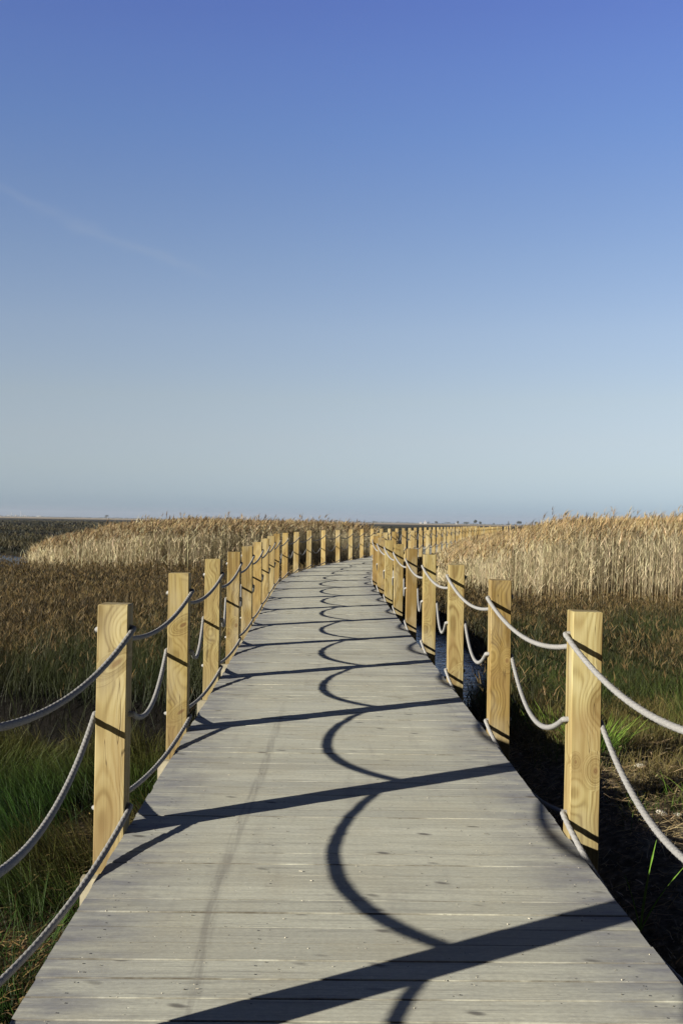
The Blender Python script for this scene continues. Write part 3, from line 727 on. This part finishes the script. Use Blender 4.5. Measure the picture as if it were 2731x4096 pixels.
# ------------------------------------------------------------------ green sprout in the shade by the deck, right
sp_ = bpy.data.objects.new('grass_sprout', None); link(sp_); sp_.location = (1.385, 4.86, float(ground(1.385, 4.86)) - .005)
tag(sp_, 'lone green sprout with three long blades in the deep shade right of the deck', 'plant')
def one_blade(dx_, dy_, h_, w_, base_z, nm='leaf'):
    segs = 10; V = []; F = []; 
    for i in range(segs + 1):
        t = i / segs; ww = w_ * (math.sin(min(1, t * 1.15 + .12) * math.pi) ** .7 if t < .8 else (1 - t) / .2 * .72 + .04) * .5
        ww = max(ww, .0006); cx_ = dx_ * (t * .55 + .45 * t * t); cy_ = dy_ * t; z_ = base_z + h_ * t
        V += [(cx_ - ww, cy_, z_), (cx_, cy_ + ww * .5, z_), (cx_ + ww, cy_, z_)]
        if i:
            b = 3 * i; F += [(b - 3, b - 2, b + 1, b), (b - 2, b - 1, b + 2, b + 1)]
    return mesh_np(nm, V, F, [M_sprout], smooth=True, parent=sp_)
M_sprout = plain('sprout_green', (.13, .26, .03), .45, .4, .3, 20.)
M_sbase = plain('sprout_sheath', (.33, .20, .06), .6, .2)
one_blade(.075, .02, .42, .012, .11); one_blade(-.075, 0, .27, .007, .11); one_blade(.20, -.03, .33, .009, .11); one_blade(.05, -.03, .10, .004, .0)
Vt = []; Ft = []
for i in range(5):
    for k in range(6): Vt.append((-.012 * (1 - i / 4) + .0035 * math.cos(k * 1.047), .0035 * math.sin(k * 1.047), .12 * i / 4))
    if i:
        for k in range(6): Ft.append((6 * i - 6 + k, 6 * i - 6 + (k + 1) % 6, 6 * i + (k + 1) % 6, 6 * i + k))
mesh_np('stem', Vt, Ft, [M_sbase], smooth=True, parent=sp_)

# ------------------------------------------------------------------ pale stones on the litter, right
def stone(x, y, s, label, seed):
    rs = np.random.default_rng(seed); V = []; F = []; nu, nv = 12, 8
    for j in range(nv + 1):
        th = math.pi * j / nv
        for i in range(nu):
            ph = 2 * math.pi * i / nu; r = 1 + .22 * math.sin(2 * ph + seed) * math.sin(th) + rs.normal(0, .05)
            V.append((s[0] * r * math.sin(th) * math.cos(ph), s[1] * r * math.sin(th) * math.sin(ph), s[2] * r * math.cos(th)))
    for j in range(nv):
        for i in range(nu): F.append((j * nu + i, (j + 1) * nu + i, (j + 1) * nu + (i + 1) % nu, j * nu + (i + 1) % nu))
    o = mesh_np('stone', V, F, [M_stone], smooth=False); o.location = (x, y, float(ground(x, y)) + s[2] * .6); o.rotation_euler = (0, 0, seed)
    tag(o, label, 'stone', 'pale stones right of the boardwalk')
M_stone = plain('pale_stone', (.55, .52, .45), .85, .2, .2, 30.)
stone(2.02, 6.65, (.042, .028, .016), 'larger flat white stone on the litter at the right edge of the photo', 2)
stone(2.11, 6.62, (.024, .018, .012), 'smaller white stone beside the larger flat white stone', 3)
stone(2.22, 7.85, (.045, .03, .02), 'pale stone under dry straw right of the nearest right-hand post', 5)

# ------------------------------------------------------------------ far trees and buildings on the horizon
M_far = leaf_mat('far_foliage', .1, .8, .1); M_bark = plain('far_bark', (.10, .09, .07))
def tree(px, D, h, wd, label, style='round', seed=0, blue=0.):
    rs = np.random.default_rng(seed + 100); X = (px - 1365.5) / 4267 * D; z0 = float(ground(X, D))
    root = bpy.data.objects.new('tree', None); link(root); root.location = (X, D, z0); tag(root, label, 'tree', 'far trees along the horizon')
    V = []; F = []
    def limb(a, b, r0, r1):
        a = np.array(a); b = np.array(b); k0 = len(V)
        for q, (p, r) in enumerate(((a, r0), (b, r1))):
            for i in range(6): V.append((p[0] + r * math.cos(i * 1.047), p[1] + r * math.sin(i * 1.047), p[2]))
        for i in range(6): F.append((k0 + i, k0 + (i + 1) % 6, k0 + 6 + (i + 1) % 6, k0 + 6 + i))
    lean = rs.uniform(-.08, .08) * h
    limb((0, 0, -.3), (lean * .5, 0, h * .5), h * .03, h * .02); limb((lean * .5, 0, h * .5), (lean, 0, h * .95), h * .02, h * .006)
    for i in range(7):
        a = rs.uniform(0, 6.28); zz = h * rs.uniform(.3, .7); limb((lean * zz / h, 0, zz), (lean + math.cos(a) * wd * .42, math.sin(a) * wd * .42, zz + h * .25), h * .012, h * .003)
    mesh_np('trunk', V, F, [M_bark], parent=root)
    N = 700 if style != 'bare' else 160
    u = rs.normal(0, 1, (N, 3)); u /= np.linalg.norm(u, axis=1)[:, None]; rad = rs.random(N) ** .4
    if style == 'cone': zf = rs.random(N); P = np.stack([u[:, 0] * wd * .5 * (1 - zf) * rad, u[:, 1] * wd * .5 * (1 - zf) * rad, h * (.1 + .9 * zf)], -1)
    else:
        lob = rs.uniform(-1, 1, (6, 3)) * np.array([wd * .3, wd * .3, h * .16]); L_ = lob[rs.integers(0, 6, N)]
        P = L_ + u * rad[:, None] * np.array([wd * .26, wd * .26, h * .2]) + np.array([lean, 0, h * .62])
    sz = h * .05; a = rs.normal(0, 1, (N, 3)); b = rs.normal(0, 1, (N, 3)); a *= sz / np.linalg.norm(a, axis=1)[:, None]; b *= sz / np.linalg.norm(b, axis=1)[:, None]
    VV = np.stack([P - a, P + b, P + a, P - b], 1).reshape(-1, 3); FF = np.arange(N * 4).reshape(N, 4)
    cc = np.repeat(np.array([[.045, .055, .03]]) * rs.uniform(.6, 1.5, (N, 1)), 4, 0)
    mesh_np('crown', VV, FF, [M_far], cols=cc, parent=root)
tl = [(1744, 1700, 6.3, 7, 'dark bushy far tree above the far post rows, leftmost of the dark ones', 'round'),
      (1828, 1700, 7, 4.2, 'small slim dark far tree standing alone above the far posts', 'round'),
      (1866, 1700, 5.6, 11., 'wide low dark thicket on the horizon right of the slim lone tree', 'round'),
      (1902, 1600, 9, 6.5, 'tallest dark far tree on the horizon, ragged crown, left of its shorter neighbour', 'round'),
      (1921, 1600, 6.4, 5.5, 'shorter dark far tree just right of the tallest one, bare twigs above', 'round'),
      (1975, 1500, 4.4, 3.6, 'small spiky far bush low on the horizon near the end of the post rows', 'bare'),
      (2033, 2600, 10, 6, 'pale cone-shaped far tree on the horizon left of the right-hand reeds', 'cone'),
      (2076, 1500, 8.6, 6.5, 'dark far tree with ragged crown close left of the right-hand reed bed', 'round'),
      (2138, 1500, 7.2, 8, 'dark far tree half behind the plumes of the right-hand reeds', 'round'),
      (428, 2600, 10, 9.0, 'lone flat-topped far tree on the left horizon above the reed plumes', 'round'),
      (1262, 2900, 7.9, 10., 'broad hazy far tree clump over the middle reeds, left of its pair', 'round'),
      (1300, 2900, 7.6, 15., 'broad hazy far tree clump over the middle reeds, right of its pair', 'round'),
      (1344, 2900, 7.0, 14., 'low hazy far tree clump just left of the bend of the boardwalk', 'round'),
      (1500, 2900, 6.2, 16., 'low hazy far tree clump above the far posts beside the white buildings', 'round'),
      (1712, 2900, 6.4, 9., 'small rounded hazy far tree right of the white gabled building', 'round'),
      (1785, 2900, 6.8, 22., 'long hazy far tree belt between the bushy tree and the slim lone tree', 'round')]
for i, (px, D, h, wd, lb, st) in enumerate(tl): tree(px, D, h, wd, lb, st, i)
# a low far belt of woodland that reads as one mass
V = []; N = 5200; pxs = rng.uniform(-300, 3000, N); hb = 1.4 + 5.5 * fbm(pxs / 45, pxs * 0 + 3, 4) ** 2.6
D = rng.uniform(3000, 3300, N); X = (pxs - 1365) / 4267 * D; zz = ground(X, D) + rng.random(N) * hb; sz = .9
a = rng.normal(0, 1, (N, 3)) * sz; b = rng.normal(0, 1, (N, 3)) * sz; P = np.stack([X, D, zz], -1)
VV = np.stack([P - a, P + b, P + a, P - b], 1).reshape(-1, 3)
tag(mesh_np('far_woodland', VV, np.arange(N * 4).reshape(N, 4), [M_far], cols=np.repeat(vcol(N, (.05, .06, .04), .3), 4, 0)), 'thin hazy belt of woodland all along the horizon', 'woodland', kind='stuff')
M_white = plain('whitewash', (.42, .43, .44)); M_roof = plain('clay_roof', (.38, .30, .25)); M_win = plain('dark_window', (.05, .05, .06))
def house(px, D, wd, h, dp, label, gable=True, tower=0):
    X = (px - 1365.5) / 4267 * D; z0 = float(ground(X, D)); root = bpy.data.objects.new('white_building', None); link(root); root.location = (X, D, z0)
    tag(root, label, 'building', 'white buildings on the horizon')
    vs, fs = box_np((0, 0, h / 2 - .2), Vector((wd / 2, 0, 0)), Vector((0, dp / 2, 0)), Vector((0, 0, h / 2 + .2))); mesh_np('wall', vs, fs, [M_white], parent=root)
    e_ = .3; r_ = h + (wd * .22 if gable else .5)
    V = [(-wd / 2 - e_, -dp / 2 - e_, h), (wd / 2 + e_, -dp / 2 - e_, h), (wd / 2 + e_, dp / 2 + e_, h), (-wd / 2 - e_, dp / 2 + e_, h), (0 if gable else -wd / 2, -dp / 2 - e_, r_), (0 if gable else wd / 2, -dp / 2 - e_, r_), (0 if gable else wd / 2, dp / 2 + e_, r_), (0 if gable else -wd / 2, dp / 2 + e_, r_)]
    mesh_np('roof', V, [(0, 1, 5, 4), (1, 2, 6, 5), (2, 3, 7, 6), (3, 0, 4, 7), (4, 5, 6, 7)], [M_roof], parent=root)
    for i in range(max(1, int(wd / 5))):
        vs, fs = box_np((-wd / 2 + 2.5 + i * 5 * .9, -dp / 2 - .04, h * .55), Vector((.6, 0, 0)), Vector((0, .05, 0)), Vector((0, 0, .8))); mesh_np('window', vs, fs, [M_win], parent=root)
    if tower:
        vs, fs = box_np((0, 0, tower / 2), Vector((.9, 0, 0)), Vector((0, .9, 0)), Vector((0, 0, tower / 2)))
        vs += [(0, 0, tower + 2.5)] * 1
        fs4 = fs + [(1, 5, 8, 8), (5, 7, 8, 8), (7, 3, 8, 8), (3, 1, 8, 8)]
        mesh_np('steeple', vs, fs, [M_white], parent=root)
house(1700, 2800, 7, 4.6, 6, 'white gabled building with a small steeple on the horizon above the far posts', True, 9)
house(1682, 2800, 6, 3.6, 8, 'low white building just left of the white building with the steeple', False)
house(1826, 2800, 5, 3.9, 8, 'small white building on the horizon behind the slim lone tree', True)
house(38, 3800, 12, 4.8, 10, 'white building at the far left end of the horizon', False)
house(66, 3800, 9, 4.6, 10, 'white building on the left horizon between the two white towers', True)
house(100, 3800, 12, 4.4, 10, 'white building on the left horizon just right of the second white tower', False)
house(158, 3800, 16, 4.8, 10, 'long white building on the left horizon, third right of the towers', False)
def tower(px, D, h, label):
    X = (px - 1365.5) / 4267 * D; z0 = float(ground(X, D)); V = []; F = []
    lv = [(0, 1.3), (.85, 1.0), (.86, 1.7), (.95, 1.7), (.96, .5), (1.0, .4)]
    for j, (t, r) in enumerate(lv):
        for i in range(10): V.append((r * math.cos(i * .628), r * math.sin(i * .628), h * t))
        if j:
            for i in range(10): F.append((10 * j - 10 + i, 10 * j - 10 + (i + 1) % 10, 10 * j + (i + 1) % 10, 10 * j + i))
    o = mesh_np('white_tower', V, F, [M_white], smooth=True); o.location = (X, D, z0); tag(o, label, 'tower', 'white towers on the left horizon')
tower(47, 3800, 16, 'slim white tower on the left horizon, left one of two'); tower(85, 3800, 19, 'slim white tower on the left horizon, right and taller one of two')

# ------------------------------------------------------------------ the air
hz = NT('air'); pv = hz.n('ShaderNodeVolumePrincipled'); pv.inputs['Color'].default_value = (.80, .86, 1, 1); pv.inputs['Density'].default_value = 1.3e-4; pv.inputs['Anisotropy'].default_value = .2
hz.l(pv.outputs[0], hz.out.inputs['Volume'])
vs, fs = box_np((0, 1900, 10.5), Vector((2600, 0, 0)), Vector((0, 2100, 0)), Vector((0, 0, 13)))
tag(mesh_np('haze', vs, fs, [hz.m]), 'thin pale blue haze over the far marsh', 'haze', kind='stuff')
